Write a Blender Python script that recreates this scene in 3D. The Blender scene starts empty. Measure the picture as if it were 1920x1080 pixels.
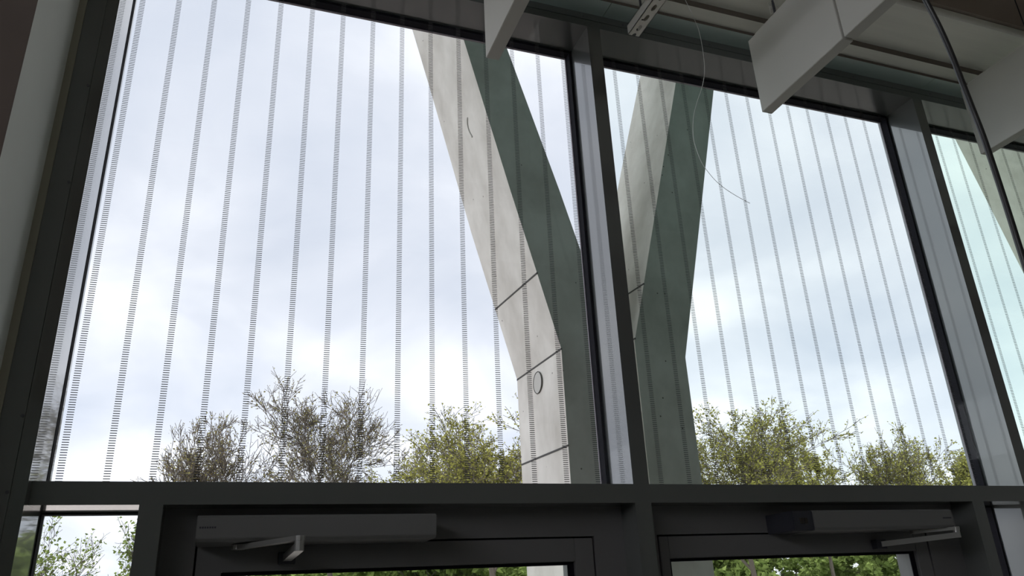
import bpy, bmesh, math, random
from mathutils import Vector, Matrix
S = bpy.context.scene
COL = S.collection
EYE = 1.9            # camera height; distances below are measured from the camera
D0 = 2.1             # camera to glass plane (glass plane is world y = 0)
def W(x, y, z):      # facade-measured point -> world
    return Vector((x, y - D0, z + EYE))

# ------------------------------------------------------------------ camera
cam_d = bpy.data.cameras.new('camera'); cam = bpy.data.objects.new('camera', cam_d); COL.objects.link(cam)
cam_d.sensor_width = 36; cam_d.lens = 26.887; cam_d.clip_start = 0.02; cam_d.clip_end = 2000
R_ = Matrix(((0.941012, -0.088103, -0.326702), (-0.335548, -0.367468, -0.867395), (-0.043633, 0.925854, -0.375355)))
cam.matrix_world = Matrix.Translation(W(0, 0, 0)) @ R_.to_4x4()
S.camera = cam

# ------------------------------------------------------------------ view
S.view_settings.view_transform = 'Standard'; S.view_settings.look = 'None'
S.view_settings.gamma = 1.0; S.view_settings.exposure = 0.0; S.view_settings.use_curve_mapping = False
S.cycles.use_denoising = True
S.cycles.max_bounces = 12; S.cycles.diffuse_bounces = 6; S.cycles.transparent_max_bounces = 16
S.cycles.sample_clamp_indirect = 6.0

# ------------------------------------------------------------------ sky: broken overcast
def new_nodes(nt):
    nt.nodes.clear()
    def N(t, **kw):
        n = nt.nodes.new(t)
        for k, v in kw.items():
            if k.startswith('i_'):
                n.inputs[k[2:].replace('_', ' ')].default_value = v
            else: setattr(n, k, v)
        return n
    return N, nt.links.new
ZEN, LEFTL, BACK = 2.0, 3.7, 2.5
wd = bpy.data.worlds.new('overcast_sky'); S.world = wd; wd.use_nodes = True
N, L = new_nodes(wd.node_tree)
tc = N('ShaderNodeTexCoord'); sep = N('ShaderNodeSeparateXYZ'); L(tc.outputs['Generated'], sep.inputs[0])
zz = N('ShaderNodeMath', operation='MAXIMUM'); L(sep.outputs['Z'], zz.inputs[0]); zz.inputs[1].default_value = 0.0
za = N('ShaderNodeMath', operation='ADD'); L(zz.outputs[0], za.inputs[0]); za.inputs[1].default_value = 0.32
dx = N('ShaderNodeMath', operation='DIVIDE'); L(sep.outputs['X'], dx.inputs[0]); L(za.outputs[0], dx.inputs[1])
dy = N('ShaderNodeMath', operation='DIVIDE'); L(sep.outputs['Y'], dy.inputs[0]); L(za.outputs[0], dy.inputs[1])
cx = N('ShaderNodeCombineXYZ'); L(dx.outputs[0], cx.inputs[0]); L(dy.outputs[0], cx.inputs[1]); cx.inputs[2].default_value = 3.3
n1 = N('ShaderNodeTexNoise', noise_dimensions='3D'); L(cx.outputs[0], n1.inputs['Vector'])
n1.inputs['Scale'].default_value = 2.4; n1.inputs['Detail'].default_value = 7; n1.inputs['Roughness'].default_value = 0.46; n1.inputs['Distortion'].default_value = 0.35
rp = N('ShaderNodeValToRGB'); L(n1.outputs['Fac'], rp.inputs[0])
cr = rp.color_ramp
cr.elements[0].position = 0.30; cr.elements[0].color = (0.70, 0.75, 0.85, 1)
cr.elements[1].position = 0.66; cr.elements[1].color = (1.12, 1.13, 1.16, 1)
e = cr.elements.new(0.48); e.color = (0.86, 0.89, 0.965, 1)
# extra brightness added to unseen sky overhead, left and behind, lighting columns and room
def sky_lobe(d, lo, hi, amp):
    dt = N('ShaderNodeVectorMath', operation='DOT_PRODUCT'); L(tc.outputs['Generated'], dt.inputs[0]); dt.inputs[1].default_value = Vector(d).normalized()
    mr = N('ShaderNodeMapRange', interpolation_type='SMOOTHSTEP'); L(dt.outputs['Value'], mr.inputs['Value'])
    mr.inputs['From Min'].default_value = lo; mr.inputs['From Max'].default_value = hi; mr.inputs['To Min'].default_value = 0; mr.inputs['To Max'].default_value = amp
    return mr.outputs['Result']
s1 = N('ShaderNodeMath', operation='ADD'); L(sky_lobe((0, 0, 1), 0.72, 1.0, ZEN), s1.inputs[0]); L(sky_lobe((-0.94, -0.22, 0.40), 0.5, 1.0, LEFTL), s1.inputs[1])
s2 = N('ShaderNodeMath', operation='ADD'); L(s1.outputs[0], s2.inputs[0]); L(sky_lobe((0, -1, 0.25), -0.05, 0.8, BACK), s2.inputs[1])
s4 = N('ShaderNodeMath', operation='ADD'); s3 = N('ShaderNodeMath', operation='MULTIPLY_ADD'); L(s2.outputs[0], s3.inputs[0]); s3.inputs[1].default_value = 1.0; L(sky_lobe((0, 0, -1), -0.42, -0.12, 0.16), s4.inputs[0]); s4.inputs[1].default_value = 1.05; L(s4.outputs[0], s3.inputs[2])
bg = N('ShaderNodeBackground'); L(rp.outputs[0], bg.inputs['Color']); L(s3.outputs[0], bg.inputs['Strength'])
wo = N('ShaderNodeOutputWorld'); L(bg.outputs[0], wo.inputs[0])

# ------------------------------------------------------------------ materials
MATS = {}
def mat(name, col, rough=0.6, metal=0.0, spec=0.5, coat=0.0, noise=0.0, nscale=8.0, bump=0.0, bscale=200.0, col2=None, stretch=None):
    if name in MATS: return MATS[name]
    m = bpy.data.materials.new(name); m.use_nodes = True
    N, L = new_nodes(m.node_tree)
    o = N('ShaderNodeOutputMaterial'); b = N('ShaderNodeBsdfPrincipled'); L(b.outputs[0], o.inputs[0])
    b.inputs['Roughness'].default_value = rough; b.inputs['Metallic'].default_value = metal
    b.inputs['Specular IOR Level'].default_value = spec; b.inputs['Coat Weight'].default_value = coat; b.inputs['Coat Roughness'].default_value = 0.03; b.inputs['Coat IOR'].default_value = 1.65
    c = (*col, 1)
    if noise or col2:
        t = N('ShaderNodeTexCoord'); n = N('ShaderNodeTexNoise'); n.inputs['Scale'].default_value = nscale; n.inputs['Detail'].default_value = 6
        v = t.outputs['Object']
        if stretch:
            mp = N('ShaderNodeMapping'); mp.inputs['Scale'].default_value = stretch; L(v, mp.inputs[0]); v = mp.outputs[0]
        L(v, n.inputs['Vector'])
        r = N('ShaderNodeValToRGB'); L(n.outputs['Fac'], r.inputs[0])
        r.color_ramp.elements[0].position = 0.3; r.color_ramp.elements[1].position = 0.7
        k = 1 - noise
        r.color_ramp.elements[0].color = (*(col2 if col2 else [x * k for x in col]), 1)
        r.color_ramp.elements[1].color = c
        L(r.outputs[0], b.inputs['Base Color'])
    else: b.inputs['Base Color'].default_value = c
    if bump:
        t = N('ShaderNodeTexCoord'); n = N('ShaderNodeTexNoise'); n.inputs['Scale'].default_value = bscale; L(t.outputs['Object'], n.inputs['Vector'])
        bp = N('ShaderNodeBump'); bp.inputs['Strength'].default_value = bump; L(n.outputs['Fac'], bp.inputs['Height']); L(bp.outputs[0], b.inputs['Normal'])
    MATS[name] = m; return m

FRAME = mat('grey_coated_aluminium', (0.098, 0.102, 0.097), rough=0.3, spec=0.5, coat=1.0, noise=0.06, nscale=3)
LEAFM = mat('door_coated_aluminium', (0.13, 0.125, 0.125), rough=0.35, spec=0.5)
SEAL = mat('black_gasket_rubber', (0.008, 0.007, 0.011), rough=0.8, spec=0.1)
SPACER = mat('spacer_metal', (0.22, 0.19, 0.21), rough=0.5)
WHITEB = mat('baffle_white_paint', (0.57, 0.555, 0.51), rough=0.85, spec=0.2, noise=0.05, nscale=5, bump=0.06)
EDGEB = mat('baffle_edge_paint', (0.56, 0.53, 0.49), rough=0.85, spec=0.2)
CEILM = mat('ceiling_board_paint', (0.80, 0.79, 0.71), rough=0.8, spec=0.2, noise=0.07, nscale=6, stretch=(0.4, 6, 1))
CEILD = mat('ceiling_void_brown', (0.42, 0.36, 0.31), rough=0.9, spec=0.1)
SOFFIT = mat('soffit_green_grey_panel', (0.40, 0.49, 0.46), rough=0.25, spec=0.6, coat=0.3)
PLAST = mat('pale_plaster', (0.80, 0.82, 0.77), rough=0.9, spec=0.2, noise=0.05, nscale=4)
TAPE = mat('joint_filler_olive', (0.40, 0.38, 0.31), rough=0.9)
EDGESH = mat('shaded_board_edge', (0.13, 0.11, 0.09), rough=0.9, spec=0.1)  # shade of edges turned away from the window, put into the colour
SHADEW = mat('shaded_wall_face', (0.15, 0.12, 0.105), rough=0.95, spec=0.1, noise=0.1)  # pier front faces away from the window; its shade is in this colour
FLOORM = mat('dark_floor', (0.38, 0.37, 0.35), rough=0.6)
ROOMW = mat('room_wall_paint', (0.75, 0.74, 0.70), rough=0.9)
STEEL = mat('galvanised_steel', (0.62, 0.60, 0.55), rough=0.45, metal=0.35, spec=0.5)
CHROME = mat('bright_steel', (0.75, 0.75, 0.75), rough=0.2, metal=0.9)
DARKMETAL = mat('dark_threaded_steel', (0.09, 0.09, 0.10), rough=0.5, metal=0.6)
SWITCHD = mat('switch_black_paint', (0.03, 0.025, 0.02), rough=0.9)  # near-black of the end cap switches
OPER = mat('operator_grey_cover', (0.15, 0.147, 0.145), rough=0.4, spec=0.5)
OPCAP = mat('operator_black_end', (0.03, 0.03, 0.04), rough=0.4)
ARM = mat('arm_grey_metal', (0.38, 0.37, 0.36), rough=0.28, metal=0.6)
CABLE = mat('black_cable_sheath', (0.02, 0.02, 0.02), rough=0.35, spec=0.6)
WIREM = mat('thin_wire', (0.75, 0.75, 0.72), rough=0.4, metal=0.1)
CLAD = mat('teal_bounce_cladding', (0.20, 0.31, 0.30), rough=0.5)  # teal picked for the unseen outer wall to bounce tint onto column fronts
BARK = mat('bark', (0.075, 0.062, 0.05), rough=0.95, spec=0.1)

def concrete():
    m = bpy.data.materials.new('cast_concrete'); m.use_nodes = True
    N, L = new_nodes(m.node_tree)
    o = N('ShaderNodeOutputMaterial'); b = N('ShaderNodeBsdfPrincipled'); L(b.outputs[0], o.inputs[0])
    b.inputs['Roughness'].default_value = 0.85; b.inputs['Specular IOR Level'].default_value = 0.25
    t = N('ShaderNodeTexCoord')
    n = N('ShaderNodeTexNoise'); n.inputs['Scale'].default_value = 1.6; n.inputs['Detail'].default_value = 9; n.inputs['Roughness'].default_value = 0.62
    mp = N('ShaderNodeMapping'); mp.inputs['Scale'].default_value = (1, 1.2, 0.7); L(t.outputs['Object'], mp.inputs[0]); L(mp.outputs[0], n.inputs['Vector'])
    r = N('ShaderNodeValToRGB'); L(n.outputs['Fac'], r.inputs[0])
    r.color_ramp.elements[0].position = 0.3; r.color_ramp.elements[0].color = (0.44, 0.395, 0.345, 1)
    r.color_ramp.elements[1].position = 0.62; r.color_ramp.elements[1].color = (0.65, 0.60, 0.54, 1)
    v = N('ShaderNodeTexVoronoi'); v.inputs['Scale'].default_value = 9; L(t.outputs['Object'], v.inputs['Vector'])
    lt = N('ShaderNodeMath', operation='LESS_THAN'); L(v.outputs['Distance'], lt.inputs[0]); lt.inputs[1].default_value = 0.07
    n2 = N('ShaderNodeTexNoise'); n2.inputs['Scale'].default_value = 2.3; L(t.outputs['Object'], n2.inputs['Vector'])
    gt = N('ShaderNodeMath', operation='GREATER_THAN'); L(n2.outputs['Fac'], gt.inputs[0]); gt.inputs[1].default_value = 0.54
    mu = N('ShaderNodeMath', operation='MULTIPLY'); L(lt.outputs[0], mu.inputs[0]); L(gt.outputs[0], mu.inputs[1])
    mx = N('ShaderNodeMix', data_type='RGBA'); L(mu.outputs[0], mx.inputs[0]); L(r.outputs[0], mx.inputs[6]); mx.inputs[7].default_value = (0.15, 0.13, 0.11, 1)
    L(mx.outputs[2], b.inputs['Base Color'])
    return m
CONC = concrete()
JOINT = mat('joint_dark_line', (0.06, 0.055, 0.05), rough=0.9)

def glass(name, tint, x0=None, pitch=0.1, z0=0.303, frit=True):
    """clear pane; frit = printed bird-protection ticks in vertical bands every 10 cm"""
    m = bpy.data.materials.new(name); m.use_nodes = True
    N, L = new_nodes(m.node_tree)
    o = N('ShaderNodeOutputMaterial'); tr = N('ShaderNodeBsdfTransparent'); tr.inputs[0].default_value = (*[c ** 0.5 for c in tint], 1)   # two faces
    gl = N('ShaderNodeBsdfGlossy'); gl.inputs['Roughness'].default_value = 0.0; gl.inputs['Color'].default_value = (1, 1, 1, 1)
    ge = N('ShaderNodeNewGeometry'); dp = N('ShaderNodeVectorMath', operation='DOT_PRODUCT'); L(ge.outputs['Incoming'], dp.inputs[0]); L(ge.outputs['Normal'], dp.inputs[1])
    ab = N('ShaderNodeMath', operation='ABSOLUTE'); L(dp.outputs['Value'], ab.inputs[0])
    om = N('ShaderNodeMath', operation='SUBTRACT'); om.inputs[0].default_value = 1.0; L(ab.outputs[0], om.inputs[1])
    pw = N('ShaderNodeMath', operation='POWER'); L(om.outputs[0], pw.inputs[0]); pw.inputs[1].default_value = 5.0
    fr = N('ShaderNodeMath', operation='MULTIPLY_ADD'); L(pw.outputs[0], fr.inputs[0]); fr.inputs[1].default_value = 0.96; fr.inputs[2].default_value = 0.025
    mx = N('ShaderNodeMixShader'); L(fr.outputs[0], mx.inputs[0]); L(tr.outputs[0], mx.inputs[1]); L(gl.outputs[0], mx.inputs[2])
    if not frit:
        L(mx.outputs[0], o.inputs[0]); return m
    def M(op, a, b=None, c=None):
        n = N('ShaderNodeMath', operation=op)
        for i, v in enumerate((a, b, c)):
            if v is None: continue
            if isinstance(v, (int, float)): n.inputs[i].default_value = v
            else: L(v, n.inputs[i])
        return n.outputs[0]
    t = N('ShaderNodeTexCoord'); s = N('ShaderNodeSeparateXYZ'); L(t.outputs['Object'], s.inputs[0])
    g = N('ShaderNodeNewGeometry'); sn = N('ShaderNodeSeparateXYZ'); L(t.outputs['Normal'], sn.inputs[0])
    u = M('SUBTRACT', s.outputs['X'], x0 - pitch * 0.5)
    u = M('FLOORED_MODULO', u, pitch)
    u = M('ABSOLUTE', M('SUBTRACT', u, pitch * 0.5))
    a = M('LESS_THAN', u, 0.0078)
    w = M('FLOORED_MODULO', M('SUBTRACT', s.outputs['Z'], z0 + EYE - 0.00615 * 0.5), 0.00615)
    w = M('ABSOLUTE', M('SUBTRACT', w, 0.00615 * 0.5))
    b = M('LESS_THAN', w, 0.00105)
    front = M('LESS_THAN', s.outputs['Y'], 0.001)
    mk = M('MULTIPLY', M('MULTIPLY', a, b), front)
    ink = N('ShaderNodeBsdfDiffuse'); ink.inputs[0].default_value = (0.12, 0.12, 0.118, 1)
    m2 = N('ShaderNodeMixShader'); L(mk, m2.inputs[0]); L(mx.outputs[0], m2.inputs[1]); L(ink.outputs[0], m2.inputs[2])
    L(m2.outputs[0], o.inputs[0]); return m

# ------------------------------------------------------------------ mesh helpers
def add_box(bm, a, b):
    x0, y0, z0 = a; x1, y1, z1 = b
    vs = [bm.verts.new(p) for p in ((x0,y0,z0),(x1,y0,z0),(x1,y1,z0),(x0,y1,z0),(x0,y0,z1),(x1,y0,z1),(x1,y1,z1),(x0,y1,z1))]
    for f in ((0,3,2,1),(4,5,6,7),(0,1,5,4),(1,2,6,5),(2,3,7,6),(3,0,4,7)): bm.faces.new([vs[i] for i in f])
def fb(bm, x0, x1, y0, y1, z0, z1):     # box in facade-measured coordinates
    add_box(bm, W(x0, y0, z0), W(x1, y1, z1))
def add_tube(bm, pts, rad, seg=8, caps=True):
    pts = [Vector(p) for p in pts]; rings = []
    rads = rad if isinstance(rad, (list, tuple)) else [rad] * len(pts)
    up = Vector((0, 0, 1)); prev = None
    for i, p in enumerate(pts):
        d = (pts[min(i + 1, len(pts) - 1)] - pts[max(i - 1, 0)]).normalized()
        if prev is None: n = d.orthogonal().normalized()
        else: n = (prev - d * prev.dot(d)).normalized()
        prev = n; b = d.cross(n)
        rings.append([bm.verts.new(p + (n * math.cos(2*math.pi*k/seg) + b * math.sin(2*math.pi*k/seg)) * rads[i]) for k in range(seg)])
    for r0, r1 in zip(rings, rings[1:]):
        for k in range(seg): bm.faces.new((r0[k], r0[(k+1) % seg], r1[(k+1) % seg], r1[k]))
    if caps:
        bm.faces.new(rings[0][::-1]); bm.faces.new(rings[-1])
def spline(pts, n=8):
    pts = [Vector(p) for p in pts]; P = [pts[0]] + pts + [pts[-1]]; out = []
    for i in range(1, len(P) - 2):
        for k in range(n):
            t = k / n; a, b, c, d = P[i-1], P[i], P[i+1], P[i+2]
            out.append(0.5 * ((2*b) + (c-a)*t + (2*a-5*b+4*c-d)*t*t + (3*b-a-3*c+d)*t**3))
    out.append(pts[-1]); return out
def wloc(o):
    v = o.location.copy()
    while o.parent is not None: o = o.parent; v = v + o.location
    return v
def obj(name, bm, m, parent=None, origin=None, bevel=0.0, smooth=False, label=None):
    if bevel:
        bmesh.ops.bevel(bm, geom=list(bm.edges), offset=bevel, segments=2, affect='EDGES', clamp_overlap=True)
    bmesh.ops.recalc_face_normals(bm, faces=bm.faces)
    me = bpy.data.meshes.new(name)
    off = Vector(origin) if origin is not None else Vector((0, 0, 0))
    if off.length: bmesh.ops.translate(bm, verts=bm.verts, vec=-off)
    bm.to_mesh(me); bm.free()
    for mm in (m if isinstance(m, (list, tuple)) else [m]): me.materials.append(mm)
    if smooth:
        for p in me.polygons: p.use_smooth = True
    o = bpy.data.objects.new(name, me); COL.objects.link(o)
    if parent is not None:
        o.parent = parent; o.location = off - wloc(parent)
    else: o.location = off
    if label: o['label'] = label
    return o
def empty(name, loc):
    o = bpy.data.objects.new(name, None); o.location = loc; COL.objects.link(o); return o
def tag(o, label, cat, group=None, kind=None):
    o['label'] = label; o['category'] = cat
    if group: o['group'] = group
    if kind: o['kind'] = kind
    return o
def struct(o, label=None, cat=None):
    o['kind'] = 'structure'
    if label: o['label'] = label
    if cat: o['category'] = cat
    return o
def BM(): return bmesh.new()
def boxobj(name, m, parent, *boxes, **kw):
    bm = BM()
    for b in boxes: fb(bm, *b)
    return obj(name, bm, m, parent, **kw)

# ================================================================== ROOM SHELL
FY = 1.963      # front (room side) plane of mullions and transom
GY = 2.100      # glass plane
DY = 2.050      # door frame plane
FL = -EYE
XL, XR = -0.405, 8.0
# mullions (bays of 1.53 m)
MX = [(1.077, 1.128), (2.606, 2.657), (4.135, 4.186), (5.664, 5.715), (7.193, 7.244)]
mull_lab = ['slim grey metal mullion between the first and second tall panes', 'grey metal mullion between the second and third tall panes',
            'grey metal mullion beyond the third tall pane', 'next grey metal mullion further right', 'last grey metal mullion at the right']
n_trim = 0
def trim(label, m, *boxes, bevel=0.0, cat='frame'):
    global n_trim; n_trim += 1
    return struct(boxobj('trim_%d' % n_trim, m, None, *boxes, bevel=bevel), label, cat)
for (a, b), lb in zip(MX, mull_lab):
    trim(lb, FRAME, (a, b, FY, 2.16, FL, 1.905), cat='mullion')
# left jamb profile: front cover with a fine seam
JY = 1.931
t = trim('wide dark jamb of the glazing beside the pale wall', FRAME, (-0.482, -0.4355, JY, 2.16, FL, 2.1), (-0.434, XL, JY, 2.16, FL, 2.1), (-0.4365, -0.4335, JY + 0.003, 2.15, FL, 2.1), cat='jamb')
bm = BM()
for z in (-0.6, -0.1, 0.255, 0.42, 1.01, 1.302, 1.7):
    add_tube(bm, [W(-0.4405, JY - 0.0012, z), W(-0.4405, JY + 0.004, z)], 0.004, 10)
obj('screw', bm, DARKMETAL, t)
trim('olive filler strip between jamb and pale wall', TAPE, (-0.500, -0.482, JY - 0.003, 2.16, FL, 2.1), cat='joint strip')
# header: main member + upper cover with a fine groove
hd = trim('grey header beam above the tall panes', FRAME, (XL, XR, FY - 0.0005, 2.16, 1.905, 1.9345), (XL, XR, FY - 0.0005, 2.16, 1.937, 1.965), (XL, XR, FY + 0.003, 2.15, 1.93, 1.94), cat='header beam')
bm = BM()
for x in (0.30, 0.68, 1.066, 1.226, 1.60, 1.95, 2.30, 2.72):
    add_tube(bm, [W(x, FY - 0.0012, 1.948), W(x, FY + 0.004, 1.948)], 0.004, 10)
obj('screw', bm, DARKMETAL, hd)
trim('dark horizontal transom below the tall panes', FRAME, (XL, XR, FY - 0.0005, 2.16, 0.232, 0.2835), cat='transom')
trim('narrow mullion between left side light and left door', FRAME, (-0.185, -0.135, FY, 2.16, FL, 0.232), cat='mullion')
trim('narrow mullion between right door and right side light', FRAME, (2.345, 2.396, FY, 2.16, FL, 0.232), cat='mullion')

# tall panes ------------------------------------------------------------
TINT = [(0.93, 0.955, 0.985), (0.86, 0.93, 0.935), (0.80, 0.97, 0.90), (0.62, 0.82, 0.78), (0.62, 0.82, 0.78)]
bays = [(XL, 1.077, -0.3785, 0.1010), (1.128, 2.606, 1.150, 0.1003), (2.657, 4.135, 2.668, 0.1013), (4.186, 5.664, 4.2, 0.1), (5.715, 7.193, 5.73, 0.1)]
nwin = 0
for i, (a, b, x0, pt) in enumerate(bays):
    nwin += 1
    w = struct(empty('window_%d' % nwin, W((a+b)/2, GY, 0.2835)), ['tall pane left of the slim mullion, leaning column behind it', 'tall pane between the two mullions, dark column at its left edge', 'green-tinted tall pane at the right edge', 'tall pane further right', 'tall pane at far right'][i], 'window')
    # pane mesh keeps world-aligned object coordinates so the printed bands are true to scale
    bm = BM(); fb(bm, a, b, GY, GY + 0.006, 0.2835, 1.905)
    g = obj('pane', bm, glass('printed_glass_%d' % nwin, TINT[i], x0, pt), w, origin=None)
    g.location = -w.location
    lg = 0.001
    rg, GZ = 0.010, GY + 0.037          # black edge seal reaching from the inner to the outer face of the glazing unit
    boxobj('gasket', SEAL, w, (a, a + lg, GY + 0.0065, GZ, 0.2835, 1.905), (b - rg, b, GY + 0.0065, GZ, 0.2835, 1.905),
           (a + lg, b - rg, GY + 0.0065, GZ, 1.894, 1.905))
    boxobj('spacer', SPACER, w, (a + lg, b - rg - 0.003, GZ, GZ + 0.006, 1.8915, 1.905), (b - rg - 0.003, b, GZ, GZ + 0.006, 0.2835, 1.905))

def sidelight(a, b, lab, both):
    global nwin; nwin += 1
    w = struct(empty('window_%d' % nwin, W((a+b)/2, GY, FL)), lab, 'window')
    boxobj('pane', glass('clear_glass_%d' % nwin, (0.92, 0.95, 0.97), frit=False), w, (a, b, GY, GY + 0.006, FL, 0.232))
    boxobj('gasket', SEAL, w, (a, a + 0.003, GY + 0.0065, GY + 0.037, FL, 0.232), (b - (0.007 if both else 0.004), b, GY + 0.0065, GY + 0.037, FL, 0.232), (a + 0.003, b - (0.007 if both else 0.004), GY + 0.0065, GY + 0.037, 0.227, 0.232))
    return w
sidelight(XL, -0.185, 'small side light left of the left door with leafy branches behind', False)
sidelight(2.396, 2.606, 'narrow side light right of the right door', True)
sidelight(2.657, 4.135, 'low pane further right under the transom', True)
sidelight(4.186, 5.664, 'low pane at far right under the transom', True)
sidelight(5.715, 7.193, 'last low pane under the transom', True)

# doors ----------------------------------------------------------------
def door(n, fx0, fx1, lx0, lx1, ix0, ix1, lab):
    d = struct(empty('door_%d' % n, W((fx0+fx1)/2, DY, FL)), lab, 'door')
    GD = 2.066
    # fixed frame
    boxobj('door_frame', LEAFM, d, (fx0, lx0 - 0.005, DY, 2.16, FL, 0.232), (lx1 + 0.005, fx1, DY, 2.16, FL, 0.232), (lx0 - 0.005, lx1 + 0.005, DY, 2.16, 0.152, 0.232))
    # leaf: stiles and rails with a slanted glazing bead
    lf = boxobj('door_leaf', LEAFM, d, (lx0, ix0, DY, 2.14, FL + 0.01, 0.147), (ix1, lx1, DY, 2.14, FL + 0.01, 0.147), (ix0, ix1, DY, 2.14, 0.086, 0.147), (ix0, ix1, DY, 2.14, FL + 0.01, FL + 0.2), bevel=0.0015)
    boxobj('gap_seal', SEAL, d, (lx0 - 0.005, lx0, DY + 0.012, 2.12, FL, 0.152), (lx1, lx1 + 0.005, DY + 0.012, 2.12, FL, 0.152), (lx0, lx1, DY + 0.012, 2.12, 0.147, 0.152))
    boxobj('gasket', SEAL, lf, (ix0, ix0 + 0.010, GD - 0.003, GD, FL + 0.2, 0.086), (ix1 - 0.019, ix1, GD - 0.003, GD, FL + 0.2, 0.086), (ix0 + 0.010, ix1 - 0.019, GD - 0.003, GD, 0.0775, 0.086))
    boxobj('pane', glass('door_glass_%d' % n, (0.88, 0.93, 0.92), frit=False), lf, (ix0, ix1, GD, GD + 0.006, FL + 0.2, 0.086))
    # pull handle low on the leaf
    bm = BM(); hx = lx1 - 0.045 if n == 2 else lx0 + 0.045
    hx = lx0 + 0.045 if n == 2 else lx1 - 0.045
    add_tube(bm, [W(hx, DY - 0.06, -1.2), W(hx, DY - 0.06, -0.5)], 0.012, 12)
    for z in (-1.1, -0.6): add_tube(bm, [W(hx, DY - 0.06, z), W(hx, DY, z)], 0.008, 10)
    obj('door_handle', bm, CHROME, lf, smooth=True)
    return d
door(1, -0.135, 1.077, -0.055, 0.978, 0.003, 0.921, 'left glazed door with dark frame and operator above')
door(2, 1.128, 2.345, 1.190, 2.200, 1.220, 2.146, 'right glazed door showing green trees behind')

# walls, floor, ceiling --------------------------------------------------
YB = -7.0
struct(boxobj('wall_left', PLAST, None, (-0.70, -0.500, 1.618, 2.16, FL, 3.2)), 'pale plaster wall return at the left of the glazing', 'wall')
struct(boxobj('wall_pier', SHADEW, None, (-3.2, -0.500, 1.615, 1.6179, FL, 3.2), (-3.2, -0.70, 1.618, 2.3, FL, 3.2)), 'wall face left of the pale return, darkened in colour for its shade', 'wall')
bpy.data.objects['wall_pier'].name = 'wall_front'
ws = struct(boxobj('wall_side', ROOMW, None, (-3.3, -3.2, YB, 2.3, FL, 1.3), (-3.3, -3.2, YB, 2.3, 2.0, 3.2), (-3.3, -3.2, 0.8, 2.3, 1.3, 2.0), (-3.3, -3.2, YB, -6.4, 1.3, 2.0)), 'far left side wall with an added opening that lights the room', 'wall')  # opening added out of view to light baffles and frames
for k in range(5): boxobj('mullion', FRAME, ws, (-3.29, -3.21, -6.4 + 1.8 * k - 0.03, -6.4 + 1.8 * k + 0.03, 1.3, 2.0))  # bars across the added opening
struct(boxobj('wall_right', ROOMW, None, (XR, XR + 0.1, YB, 2.3, FL, 3.2)), 'right side wall', 'wall')
struct(boxobj('wall_back', ROOMW, None, (-3.3, XR + 0.1, YB - 0.1, YB, FL, 3.2)), 'back wall of the room', 'wall')
struct(boxobj('floor', FLOORM, None, (-3.3, XR + 0.1, YB - 0.1, 2.3, FL - 0.15, FL)), 'dark room floor', 'floor')
struct(boxobj('wall_upper', CLAD, None, (-3.3, XR + 0.1, 2.11, 2.17, 1.966, 9.0), (-3.3, XR + 0.1, 2.17, 2.5, 2.6, 9.0), (-14, -3.3, 2.0, 2.5, FL, 9.0), (XR + 0.1, 30, 2.0, 2.5, FL, 9.0), (-3.3, -0.705, 2.3, 2.5, FL, 1.94), (7.244, XR+0.1, 2.17, 2.5, FL, 1.966)), 'outer wall of the building above the glazing', 'wall')
# ceiling: stepped boards running along the facade
c = struct(boxobj('ceiling', CEILD, None, (-3.3, XR + 0.1, YB, 1.60, 2.55, 3.2), (-3.3, XR + 0.1, 1.60, 2.17, 2.045, 3.2)), 'dark ceiling void above the boards', 'ceiling')
bm = BM()
xs = [XL - 0.103, 1.1455, 2.674, 4.2, 5.73, XR]
for a, b in zip(xs, xs[1:]): fb(bm, a + 0.0012, b - 0.0012, 1.8868, 2.10, 1.9655, 1.985)
obj('soffit_panel', bm, SOFFIT, c, label='greenish glossy soffit strip along the header')
boxobj('soffit_edge_shade', EDGESH, c, (-3.2, XR, 1.8860, 1.8868, 1.964, 1.979))  # dark strip painting the shade on the soffit edge
boxobj('ceiling_board', CEILM, c, (-3.2, XR, 1.8255, 1.8855, 1.9755, 2.0))
boxobj('board_edge_shade', EDGESH, c, (-3.2, XR, 1.8245, 1.8255, 1.9745, 2.0))  # dark strip painting the shaded side of the lower board
boxobj('ceiling_board', CEILM, c, (-3.2, XR, 1.612, 1.8245, 2.0, 2.04))
boxobj('ceiling_board', CEILM, c, (-3.2, XR, 0.9, 1.44, 2.0, 2.04), (-3.2, XR, 0.0, 0.6, 2.0, 2.04))

# ================================================================== CEILING BAFFLES
def baffle(x, y0, y1, lab):
    e_ = empty('acoustic_baffle', W(x + 0.0215, (y0+y1)/2, 1.6))
    boxobj('panel', WHITEB, e_, (x, x + 0.0435, y0, y1, 1.6, 1.921), bevel=0.0015)
    boxobj('top_rail', STEEL, e_, (x + 0.012, x + 0.031, y0 + 0.03, y1 - 0.03, 1.921, 1.935))
    for yy in (y0 + 0.06, y1 - 0.31):
        bm = BM(); add_tube(bm, [W(x + 0.0215, yy, 1.93), W(x + 0.0215, yy, 2.0 if (yy > 1.615 or yy < 1.44) else 2.55)], 0.002, 6)
        obj('hanger_wire', bm, DARKMETAL, e_)
    return tag(e_, lab, 'ceiling baffle', 'white ceiling baffles hung at right angles to the glazing')
baffle(0.655, 1.461, 1.877, 'white hanging baffle in front of the header, left of the slim mullion')
baffle(1.712, 1.464, 1.877, 'large white hanging baffle between the two mullions, in front of the pane top')
baffle(1.712, 0.95, 1.456, 'white hanging baffle behind a thin gap, nearer the viewer than the large central one')
baffle(2.783, 1.464, 1.873, 'white hanging baffle at right behind the black cable')
baffle(2.783, 0.95, 1.456, 'nearer white baffle of the right-hand row, past the frame edge')

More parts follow.
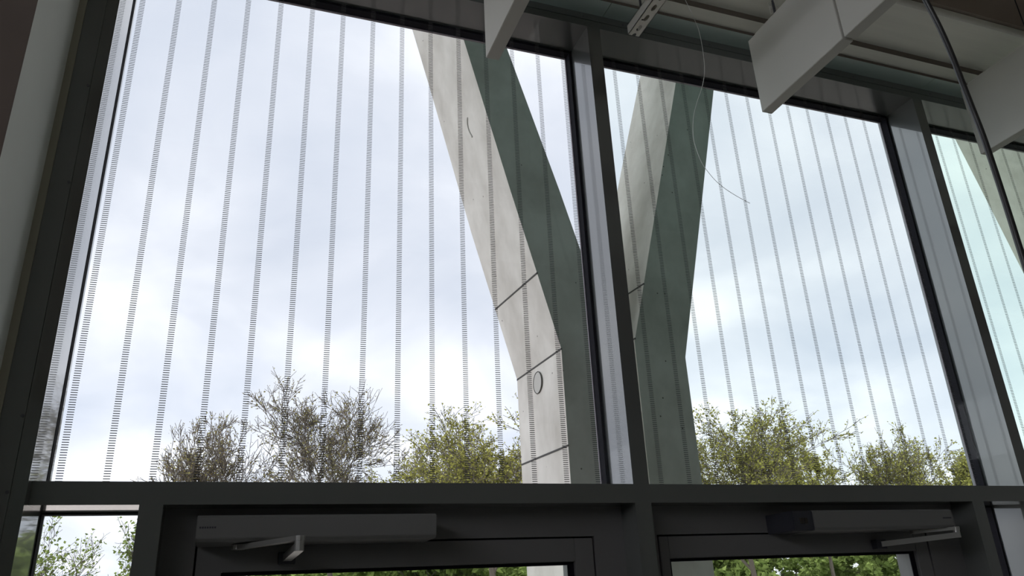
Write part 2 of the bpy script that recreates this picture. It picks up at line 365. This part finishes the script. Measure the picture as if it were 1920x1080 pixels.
# slotted channel ---------------------------------------------------------
ch = empty('slotted_channel', W(1.195, 1.7, 1.8))
cz = 1.80; x0, x1 = 1.173, 1.2175; ya, yb = 1.30, 1.850; h = 0.038
bm = BM()
# underside plate with real slots
def plate_with_slots(bm, x0, x1, ya, yb, z, slots, sw, sl, th):
    xs = (x0 + x1) / 2
    cur = yb
    for c_ in sorted(slots, reverse=True):
        top, bot = c_ + sl / 2, c_ - sl / 2
        if top < cur: fb(bm, x0, x1, top, cur, z, z + th)
        bot2 = max(bot, ya)
        t2 = min(top, yb)
        fb(bm, x0, xs - sw / 2, bot2, t2, z, z + th); fb(bm, xs + sw / 2, x1, bot2, t2, z, z + th)
        # rounded slot ends
        for s_, yy in ((1, t2), (-1, bot2)):
            if (s_ == 1 and top > yb): continue
            for sx in (-1, 1):
                v = [W(xs + sx * sw / 2, yy, z), W(xs + sx * sw / 2, yy - s_ * sw * 0.45, z), W(xs + sx * sw * 0.14, yy, z)]
                lo = [bm.verts.new(p) for p in v]; hi = [bm.verts.new(p + Vector((0, 0, th))) for p in v]
                bm.faces.new(lo); bm.faces.new(hi)
                for k in range(3): bm.faces.new((lo[k], lo[(k+1) % 3], hi[(k+1) % 3], hi[k]))
        cur = bot2
    if cur > ya: fb(bm, x0, x1, ya, cur, z, z + th)
plate_with_slots(bm, x0, x1, ya, yb, cz, [1.853, 1.811, 1.759, 1.709, 1.659, 1.609, 1.559, 1.509, 1.459, 1.409, 1.359], 0.014, 0.030, 0.0022)
fb(bm, x0, x0 + 0.0022, ya, yb, cz, cz + h); fb(bm, x1 - 0.0022, x1, ya, yb, cz, cz + h)
fb(bm, x0, x0 + 0.01, ya, yb, cz + h - 0.002, cz + h); fb(bm, x1 - 0.01, x1, ya, yb, cz + h - 0.002, cz + h)
obj('channel_profile', bm, STEEL, ch)
bm = BM(); add_tube(bm, [W(1.186, 1.770, 1.80), W(1.186, 1.770, 2.0)], 0.004, 8)
obj('threaded_rod', bm, DARKMETAL, ch)
bm = BM(); add_tube(bm, [W(1.195, 1.35, 1.80), W(1.195, 1.35, 2.0)], 0.004, 8)
obj('threaded_rod', bm, DARKMETAL, ch)
tag(ch, 'pale slotted metal channel hanging under the ceiling right of the slim mullion', 'metal channel')

# hanger with ring over the large baffle -----------------------------------
hk = empty('baffle_hanger', W(1.733, 1.735, 1.935))
bm = BM(); add_tube(bm, [W(1.7335, 1.737, 1.932), W(1.7335, 1.737, 2.0)], 0.0042, 10)
for k in range(12): add_tube(bm, [W(1.7335, 1.737, 1.938 + k*0.0045), W(1.7335, 1.737, 1.9395 + k*0.0045)], 0.005, 10)
obj('threaded_rod', bm, DARKMETAL, hk)
bm = BM()
add_tube(bm, [W(1.7505 + 0.0095*math.cos(a*math.pi/12), 1.737, 1.968 + 0.0095*math.sin(a*math.pi/12)) for a in range(25)], 0.0017, 8, caps=False)
obj('eye_ring', bm, STEEL, hk, smooth=True)
bm = BM(); 
for k in range(4):
    fb(bm, 1.714, 1.730, 1.7385, 1.7405, 1.932 + k*0.014, 1.940 + k*0.014)
    fb(bm, 1.714, 1.719, 1.7385, 1.7405, 1.940 + k*0.014, 1.946 + k*0.014); fb(bm, 1.725, 1.730, 1.7385, 1.7405, 1.940 + k*0.014, 1.946 + k*0.014)
obj('perforated_strap', bm, STEEL, hk)
tag(hk, 'threaded hanger rod with eye ring on top of the large central baffle', 'hanger')

# cable and wire --------------------------------------------------------------
bm = BM()
add_tube(bm, spline([W(1.40, 1.05, 2.0), W(1.47, 1.05, 1.62), W(1.508, 1.05, 1.46), W(1.538, 1.05, 1.343), W(1.558, 1.05, 1.261), W(1.570, 1.05, 1.178), W(1.576, 1.05, 1.099), W(1.582, 1.05, 1.024), W(1.588, 1.05, 0.951), W(1.590, 1.05, 0.844), W(1.590, 1.05, 0.742), W(1.589, 1.05, 0.6), W(1.589, 1.05, 0.0), W(1.589, 1.05, -1.2), W(1.589, 1.05, FL + 0.01)]), 0.0068, 12)
tag(obj('power_cable', bm, CABLE, smooth=True), 'thick black cable hanging down from the ceiling near the right edge', 'cable')
bm = BM()
add_tube(bm, spline([W(1.325, 1.75, 2.0), W(1.358, 1.75, 1.914), W(1.384, 1.75, 1.831), W(1.394, 1.75, 1.783), W(1.396, 1.75, 1.703), W(1.390, 1.75, 1.624), W(1.371, 1.75, 1.555), W(1.335, 1.75, 1.473), W(1.314, 1.75, 1.413), W(1.303, 1.75, 1.344), W(1.307, 1.75, 1.295), W(1.318, 1.75, 1.252), W(1.332, 1.75, 1.225), W(1.358, 1.75, 1.192), W(1.387, 1.75, 1.168), W(1.429, 1.75, 1.145), W(1.477, 1.75, 1.125)], 6), 0.0009, 6)
tag(obj('thin_wire', bm, WIREM, smooth=True), 'thin curled wire dangling in front of the dark column and sky', 'wire')

# ================================================================== DOOR OPERATORS
def operator(x0, x1, cap, lab, pivot, elbow, bracket, drop):
    o = empty('door_operator', W((x0+x1)/2, DY, 0.145))
    bm = BM()
    prof = [(DY, 0.2035), (1.925, 0.2035), (1.918, 0.198), (1.918, 0.153), (1.926, 0.146), (DY, 0.144)]
    A = [bm.verts.new(W(x0, y, z)) for y, z in prof]; B = [bm.verts.new(W(x1, y, z)) for y, z in prof]
    bm.faces.new(A); bm.faces.new(B[::-1])
    for k in range(len(prof)): bm.faces.new((A[k], A[(k+1) % 6], B[(k+1) % 6], B[k]))
    obj('cover', bm, OPER, o, bevel=0.001)
    if cap:
        c0 = boxobj('end_cap', OPCAP, o, (x0 - 0.073, x0 - 0.0005, 1.922, DY, 0.146, 0.202), bevel=0.002)
        boxobj('switch', SWITCHD, c0, (x0 - 0.050, x0 - 0.038, 1.919, 1.922, 0.166, 0.182), (x0 - 0.034, x0 - 0.024, 1.919, 1.922, 0.166, 0.182))
    # logo lettering plate stand-in: tiny raised dashes like the embossed word on the cover
    bm = BM(); lx = x0 + 0.006 if not cap else x1 - 0.042
    for k in range(7): fb(bm, lx + k*0.0052, lx + k*0.0052 + 0.0038, 1.9174, 1.9182, 0.1745, 0.1785)
    obj('embossed_mark', bm, OPCAP, o)
    # arms
    pv, el, br = Vector(pivot), Vector(elbow), Vector(bracket)
    def bar(bm, a, b, w, hgt):
        d = (b - a); d2 = Vector((d.x, d.y, 0)).normalized(); s = Vector((-d2.y, d2.x, 0)) * w / 2; u = Vector((0, 0, hgt/2))
        v = [bm.verts.new(W(*(p + sg * s + q * u))) for p in (a, b) for sg, q in ((-1,-1),(1,-1),(1,1),(-1,1))]
        for f in ((0,1,2,3),(7,6,5,4),(0,4,5,1),(1,5,6,2),(2,6,7,3),(3,7,4,0)): bm.faces.new([v[i] for i in f])
    bm = BM(); bar(bm, pv, el, 0.022, 0.010)
    add_tube(bm, [W(el.x, el.y, el.z - 0.005), W(el.x, el.y, el.z + 0.005)], 0.012, 16)
    add_tube(bm, [W(pv.x, pv.y, pv.z - 0.005), W(pv.x, pv.y, pv.z + 0.006)], 0.015, 16)
    pa = obj('primary_arm', bm, ARM, o)
    bm = BM(); z2 = el.z - drop
    e2 = Vector((el.x, el.y, z2)); b2 = Vector(br)
    bar(bm, e2, b2, 0.020, 0.016)
    add_tube(bm, [W(el.x, el.y, z2 - 0.008), W(el.x, el.y, el.z - 0.005)], 0.0105, 16)
    obj('secondary_arm', bm, ARM, o)
    bm = BM(); fb(bm, br.x - 0.02, br.x + 0.02, br.y - 0.004, DY, br.z - 0.014, br.z + 0.014)
    obj('arm_bracket', bm, OPCAP, o, bevel=0.001)
    return tag(o, lab, 'door operator', 'automatic door operators above the doors')
operator(-0.058, 0.494, False, 'grey door operator above the left door, arm elbow poking forward', (0.035, 1.985, 0.137), (0.158, 1.812, 0.142), (0.150, 2.03, 0.114), 0.019)
operator(1.645, 2.190, True, 'grey door operator with black end cap above the right door', (2.09, 1.985, 0.140), (2.192, 1.92, 0.144), (1.985, 2.03, 0.108), 0.020)

# ================================================================== OUTSIDE
def paving():
    m = bpy.data.materials.new('red_brick_paving'); m.use_nodes = True
    N, L = new_nodes(m.node_tree)
    o = N('ShaderNodeOutputMaterial'); b = N('ShaderNodeBsdfPrincipled'); L(b.outputs[0], o.inputs[0]); b.inputs['Roughness'].default_value = 0.8
    t = N('ShaderNodeTexCoord'); k = N('ShaderNodeTexBrick'); L(t.outputs['Object'], k.inputs['Vector'])
    k.inputs['Scale'].default_value = 5; k.inputs['Color1'].default_value = (0.42, 0.34, 0.29, 1); k.inputs['Color2'].default_value = (0.34, 0.28, 0.24, 1); k.inputs['Mortar'].default_value = (0.40, 0.38, 0.35, 1)
    L(k.outputs[0], b.inputs['Base Color']); return m
struct(boxobj('paving', paving(), None, (-14, 30, 2.17, 24.0, FL - 0.15, FL - 0.02)), 'brick paving outside the doors', 'paving')
GRASS = mat('grass', (0.10, 0.15, 0.045), rough=0.95, spec=0.1, noise=0.4, nscale=0.8)
struct(boxobj('ground', GRASS, None, (-200, 300, 24.0, 400, FL - 0.3, FL - 0.03)), 'lawn running out to the trees', 'ground')
struct(boxobj('roof_overhang', CLAD, None, (-14, 30, 2.5, 7.4, 8.5, 9.0)), 'unseen roof overhang above the concrete columns, shading their fronts', 'roof')  # slab added out of view above the columns, shades their fronts
bpy.data.objects['roof_overhang'].name = 'trim_%d' % (n_trim + 1); n_trim += 1

def column(front, back, yf, yb, dx, lab, joints=(), disc=None, open_top=8.5):
    """front/back: [(xl, z, xr)] rows bottom to top (rows share counts); prism with its own mitre lines"""
    o = empty('concrete_column', W(front[0][0] + dx, yf, FL))
    bm = BM(); rows = []
    for (fl, flz, fr_, frz), (bl, blz, br_, brz) in zip(front, back):
        rows.append([bm.verts.new(W(fl + dx, yf, flz)), bm.verts.new(W(fr_ + dx, yf, frz)), bm.verts.new(W(br_ + dx, yb, brz)), bm.verts.new(W(bl + dx, yb, blz))])
    for a, b in zip(rows, rows[1:]):
        for k in range(4): bm.faces.new((a[k], a[(k+1) % 4], b[(k+1) % 4], b[k]))
    bm.faces.new(rows[0][::-1]); bm.faces.new(rows[-1])
    obj('shaft', bm, CONC, o)
    # construction joints: thin dark grooves across the left face
    if joints:
        bm = BM()
        for (p, q) in joints:
            p, q = Vector(p), Vector(q); p.x += dx; q.x += dx
            d = (q - p).normalized(); s = Vector((0, 0, 0.008)); n = Vector((-0.004, 0, 0))
            v = [bm.verts.new(W(*(pt + sg * s + k * n))) for pt in (p, q) for sg, k in ((-1, 1), (1, 1), (1, -2), (-1, -2))]
            for f in ((0,1,2,3),(7,6,5,4),(0,4,5,1),(1,5,6,2),(2,6,7,3),(3,7,4,0)): bm.faces.new([v[i] for i in f])
        obj('formwork_joint', bm, JOINT, o)
    if disc:
        x, y, z, r = disc; bm = BM()
        n = 32
        add_tube(bm, [W(x + dx - 0.004, y, z), W(x + dx + 0.02, y, z)], r, n)
        dd = obj('cover_disc', bm, mat('disc_concrete', (0.44, 0.41, 0.37), rough=0.85), o)
        bm = BM(); add_tube(bm, [W(x + dx - 0.004, y + r*1.03*math.cos(a*math.pi/16), z + r*1.03*math.sin(a*math.pi/16)) for a in range(33)], 0.0045, 6, caps=False)
        obj('disc_rim', bm, JOINT, dd)
    return tag(o, lab, 'concrete column', 'leaning concrete columns outside the glazing')
ZT = 8.5
LF = [(2.705, FL-0.02, 3.006, FL-0.02), (2.705, 2.05, 3.006, 2.05), (2.514, 2.77, 3.006, 2.953), (2.295, 3.59, 2.81, 3.665), (1.86, 5.30, 2.337, 5.267), (1.04, ZT+0.02, 1.40, ZT+0.02)]
LB = [(2.66, FL-0.02, 3.006, FL-0.02), (2.645, 2.03, 3.006, 2.03), (2.44, 2.77, 3.006, 2.953), (2.21, 3.60, 2.81, 3.665), (1.78, 5.30, 2.337, 5.267), (0.93, ZT+0.02, 1.40, ZT+0.02)]
def lx(z, y):   # x on the left face of the left column
    t = (y - 6) / 1.0
    def at(T):
        for a, b in zip(T, T[1:]):
            if a[1] <= z <= b[1]: return a[0] + (b[0]-a[0]) * (z-a[1]) / (b[1]-a[1])
        return T[0][0]
    return at(LF) * (1-t) + at(LB) * t
J = [((lx(z, 6), 6, z), (lx(z + dz, 7), 7, z + dz)) for z, dz in ((1.186, 0.0), (2.05, -0.02), (2.77, 0.0), (-0.2, 0))]
cl = column(LF, LB, 6, 7, 0, 'concrete column with pale left side, leaning left past a round disc', J, (lx(1.9, 6.55) - 0.0, 6.52, 1.875, 0.10))
bm = BM()
add_tube(bm, spline([W(1.998, 6.374, 4.629), W(2.008, 6.412, 4.577), W(2.027, 6.422, 4.502), W(2.051, 6.396, 4.413)], 4), [0.003] + [0.008] * 11 + [0.010], 8)
obj('smear', bm, mat('smear_grey', (0.40, 0.37, 0.33), rough=0.9), cl, label='short curved grey smear on the pale face')
RF = [(3.445, FL-0.02, 3.985, FL-0.02), (3.459, 2.172, 3.987, 2.048), (4.344, 5.291, 4.841, 5.286), (5.26, ZT+0.02, 5.69, ZT+0.02)]
RB = [(3.44, FL-0.02, 3.985, FL-0.02), (3.44, 2.40, 3.987, 2.048), (4.30, 5.35, 4.841, 5.286), (5.24, ZT+0.02, 5.69, ZT+0.02)]
def rx(z, y):
    t = (y - 6)
    def at(T):
        for a, b in zip(T, T[1:]):
            if a[1] <= z <= b[1]: return a[0] + (b[0]-a[0]) * (z-a[1]) / (b[1]-a[1])
        return T[0][0]
    return at(RF) * (1-t) + at(RB) * t
JR = [((rx(z, 6), 6, z), (rx(z, 7), 7, z)) for z in (2.77, 2.2)]
column(RF, RB, 6, 7, 0, 'dark broad concrete column leaning right, behind the dangling thin wire', JR)
column(LF, LB, 6, 7, 8.40, 'concrete column leaning left, seen through the rightmost green-tinted pane')
column(RF, RB, 6, 7, 8.40, 'concrete column leaning right, beyond the right edge of the glazing')

# ------------------------------------------------------------------ trees
def leafmat(name, c1, c2):
    m = bpy.data.materials.new(name); m.use_nodes = True
    N, L = new_nodes(m.node_tree)
    o = N('ShaderNodeOutputMaterial'); d = N('ShaderNodeBsdfDiffuse'); t = N('ShaderNodeBsdfTranslucent'); mx = N('ShaderNodeMixShader'); mx.inputs[0].default_value = 0.45
    g = N('ShaderNodeNewGeometry'); r = N('ShaderNodeValToRGB'); L(g.outputs['Random Per Island'], r.inputs[0])
    r.color_ramp.elements[0].color = (*c1, 1); r.color_ramp.elements[1].color = (*c2, 1)
    L(r.outputs[0], d.inputs[0]); L(r.outputs[0], t.inputs[0]); L(d.outputs[0], mx.inputs[1]); L(t.outputs[0], mx.inputs[2]); L(mx.outputs[0], o.inputs[0])
    return m
LEAF_Y = leafmat('yellow_green_leaves', (0.13, 0.13, 0.03), (0.36, 0.34, 0.09))
LEAF_G = leafmat('fresh_green_leaves', (0.10, 0.14, 0.035), (0.30, 0.36, 0.11))
LEAF_B = leafmat('olive_brown_buds', (0.13, 0.09, 0.05), (0.27, 0.25, 0.09))

def tree(seed, x, y, top, hw, leaves, lsize, lm, lab, nb=(8, 5, 5, 4, 4), twig=0.010, trunk_r=0.16, crown0=0.28, lean=0.0, lift=0.45):
    """branching crown grown level by level; fitted so its top is at `top` (above eye) and half width is hw"""
    rnd = random.Random(seed)
    H = top + EYE
    o = empty('tree', W(x, y, FL))
    segs = []   # polylines (pts, radii)
    def vec_in_cone(d, ang):
        a = d.orthogonal().normalized(); b = d.cross(a); ph = rnd.uniform(0, 2*math.pi)
        return (d * math.cos(ang) + (a * math.cos(ph) + b * math.sin(ph)) * math.sin(ang)).normalized()
    def grow(p, d, ln, r0, up, n=4):
        pts = [p.copy()]; rr = [r0]
        for k in range(n):
            d = (d + Vector((rnd.gauss(0, .13), rnd.gauss(0, .13), rnd.gauss(0, .09) + up))).normalized()
            p = p + d * ln / n; pts.append(p.copy()); rr.append(r0 * (1 - 0.62 * (k+1) / n))
        segs.append((pts, rr)); return pts, d
    pts, d = grow(Vector((0, 0, 0)), Vector((lean, 0, 1)).normalized(), H * 0.62, trunk_r, 0.03, 6)
    level = [(pts, trunk_r, H * 0.62)]
    tips = []
    L0 = H * 0.42
    for li, n in enumerate(nb):
        nxt = []
        for pts, r0, ln in level:
            for k in range(n):
                t = rnd.uniform(crown0 + .25 if li == 0 else 0.25, 1.0) if k else 1.0
                f = t * (len(pts) - 1); i = min(int(f), len(pts) - 2); p = pts[i].lerp(pts[i+1], f - i)
                d = (pts[i+1] - pts[i]).normalized()
                nd = vec_in_cone(d, rnd.uniform(.35, .95) if k else rnd.uniform(.05, .35))
                l2 = (L0 if li == 0 else ln * 0.62) * rnd.uniform(.7, 1.12) * (1.15 - 0.45 * t if li == 0 else 1)
                r2 = max(twig, r0 * (1 - 0.6 * t) * 0.62)
                q, _ = grow(p, nd, l2, r2, 0.10 * lift if li < 3 else 0.03, 4 if li < 2 else 3)
                nxt.append((q, r2, l2))
        level = nxt
        if li >= len(nb) - 2: tips += [q for q, _, _ in nxt]
    # fit
    zs = sorted(p.z for s, _ in segs for p in s); mz = zs[int(len(zs) * 0.998)]
    ax = sorted(p.x for s, _ in segs for p in s if p.z > 0.5 * mz); lo, hi = ax[int(len(ax) * 0.03)], ax[int(len(ax) * 0.97)]; mxx = (hi - lo) / 2; mid = (hi + lo) / 2; ay = sorted(p.y for s, _ in segs for p in s if p.z > 0.5 * mz); midy = (ay[int(len(ay) * 0.01)] + ay[int(len(ay) * 0.99)]) / 2
    sz = H / mz; sx = hw / mxx
    def T(p): return W(x + (p.x - mid * min(1.0, p.z / (0.5 * mz))) * sx, y + (p.y - midy * min(1.0, p.z / (0.5 * mz))) * sx, FL + p.z * sz)
    verts = []; faces = []
    for pts, rr in segs:
        q = [T(p) for p in pts]; ns = 6 if rr[0] > 0.04 else 3
        base = len(verts)
        dd = (q[-1] - q[0]).normalized(); a = dd.orthogonal().normalized(); b = dd.cross(a)
        for p, r in zip(q, rr):
            r = max(r, twig * 0.7)
            for k in range(ns): verts.append(p + (a * math.cos(2*math.pi*k/ns) + b * math.sin(2*math.pi*k/ns)) * r)
        for j in range(len(q) - 1):
            for k in range(ns): faces.append((base + j*ns + k, base + j*ns + (k+1) % ns, base + (j+1)*ns + (k+1) % ns, base + (j+1)*ns + k))
    base_loc = o.location
    def mk(name, verts, faces, m):
        me = bpy.data.meshes.new(name); me.from_pydata([v - base_loc for v in verts], [], faces); me.materials.append(m)
        q = bpy.data.objects.new(name, me); COL.objects.link(q); q.parent = o; return q
    mk('branches', verts, faces, BARK)
    verts = []; faces = []
    for pts in tips:
        for _ in range(leaves if leaves >= 1 else (1 if rnd.random() < leaves else 0)):
            f = rnd.uniform(0.2, 1.0) * (len(pts) - 1); i = min(int(f), len(pts) - 2)
            p = T(pts[i].lerp(pts[i+1], f - i)) + Vector((rnd.gauss(0, .05), rnd.gauss(0, .05), rnd.gauss(0, .05)))
            u = Vector((rnd.gauss(0, 1), rnd.gauss(0, 1), rnd.gauss(0, .6))).normalized(); v = u.orthogonal().normalized()
            ph = rnd.uniform(0, 6.28); v = (v * math.cos(ph) + u.cross(v) * math.sin(ph))
            s = lsize * rnd.uniform(.6, 1.3); n = u.cross(v) * s * 0.18
            b_ = len(verts)
            verts += [p, p + u*s*.5 + v*s*.42 + n, p + u*s*1.1, p + u*s*.5 - v*s*.42 + n]
            faces += [(b_, b_+1, b_+2), (b_, b_+2, b_+3)]
    if verts: mk('foliage', verts, faces, lm)
    return tag(o, lab, 'tree', 'trees beyond the glazing')

def tree_at(seed, x30, Y, top30, hw30, leaves, lsize, lm, lab, **kw):
    """size given as it would be 30 m away, planted at distance Y"""
    k = Y / 30.0
    tree(seed, x30 * k, Y, top30 * k, hw30 * k, leaves, lsize * k, lm, lab, twig=kw.pop('twig', 0.012) * k, **kw)
tree_at(4,  -0.30, 26, 6.75, 1.9, 1, 0.07, LEAF_B, 'small bare-looking tree, leftmost of those above the transom', nb=(9, 6, 5, 4, 4))
tree_at(8,   4.15, 34, 8.00, 2.8, 1, 0.07, LEAF_B, 'tallest nearly bare tree with reddish buds, left of the leafy one', nb=(9, 6, 5, 4, 4))
tree_at(11,  9.70, 26, 7.70, 2.7, 3, 0.10, LEAF_Y, 'yellow-green leafy tree just left of the leaning concrete column', nb=(9, 6, 5, 4, 4))
tree_at(17, 16.0,  37, 7.40, 2.8, 3, 0.10, LEAF_Y, 'yellow-green tree hidden behind the dark broad column')
tree_at(23, 22.3,  26, 7.60, 3.2, 3, 0.10, LEAF_Y, 'yellow-green leafy tree just right of the dark broad column', nb=(9, 6, 5, 4, 4))
tree_at(29, 26.0,  36, 6.30, 1.5, 3, 0.10, LEAF_Y, 'smaller leafy tree filling in right of the broad yellow-green crown')
tree_at(31, 31.4,  27, 7.10, 2.7, 2, 0.10, LEAF_Y, 'rounded half-leafed tree in the right part of the middle pane', nb=(9, 6, 5, 4, 4))
tree_at(37, 36.6,  34, 6.00, 1.8, 5, 0.12, LEAF_Y, 'low dense yellow-green tree at the right edge of the middle pane')
tree(41, -2.95, 14.5, 1.95, 0.9, 2, 0.055, LEAF_G, 'young leafy tree seen at left in the small side light', nb=(7, 5, 4, 4), twig=0.004, trunk_r=0.06)
tree(43, -0.98, 13.0, 1.42, 0.42, 2, 0.055, LEAF_G, 'young leafy tree seen at right in the small side light', nb=(7, 5, 4, 3), twig=0.004, trunk_r=0.05)
where = ['tree in the back row behind the left door glass, left part', 'tree in the back row behind the left door glass, middle', 'tree in the back row behind the left door glass, right end',
         'tree in the back row hidden by the concrete columns', 'tree filling the left part of the right door glass', 'tree filling the right part of the right door glass',
         'tree behind the narrow right side light', 'tree in the back row at the far right']
for k in range(8):
    yy = 43 if k % 2 else 62
    tree(60 + k, (3.5 + 8.2 * k) * yy / 47, yy, 4.5 * yy / 47, 4.4 * yy / 52, 22, 0.36, LEAF_G, 'low dense green ' + where[k], nb=(9, 5, 4, 4), trunk_r=0.1, crown0=-0.15)
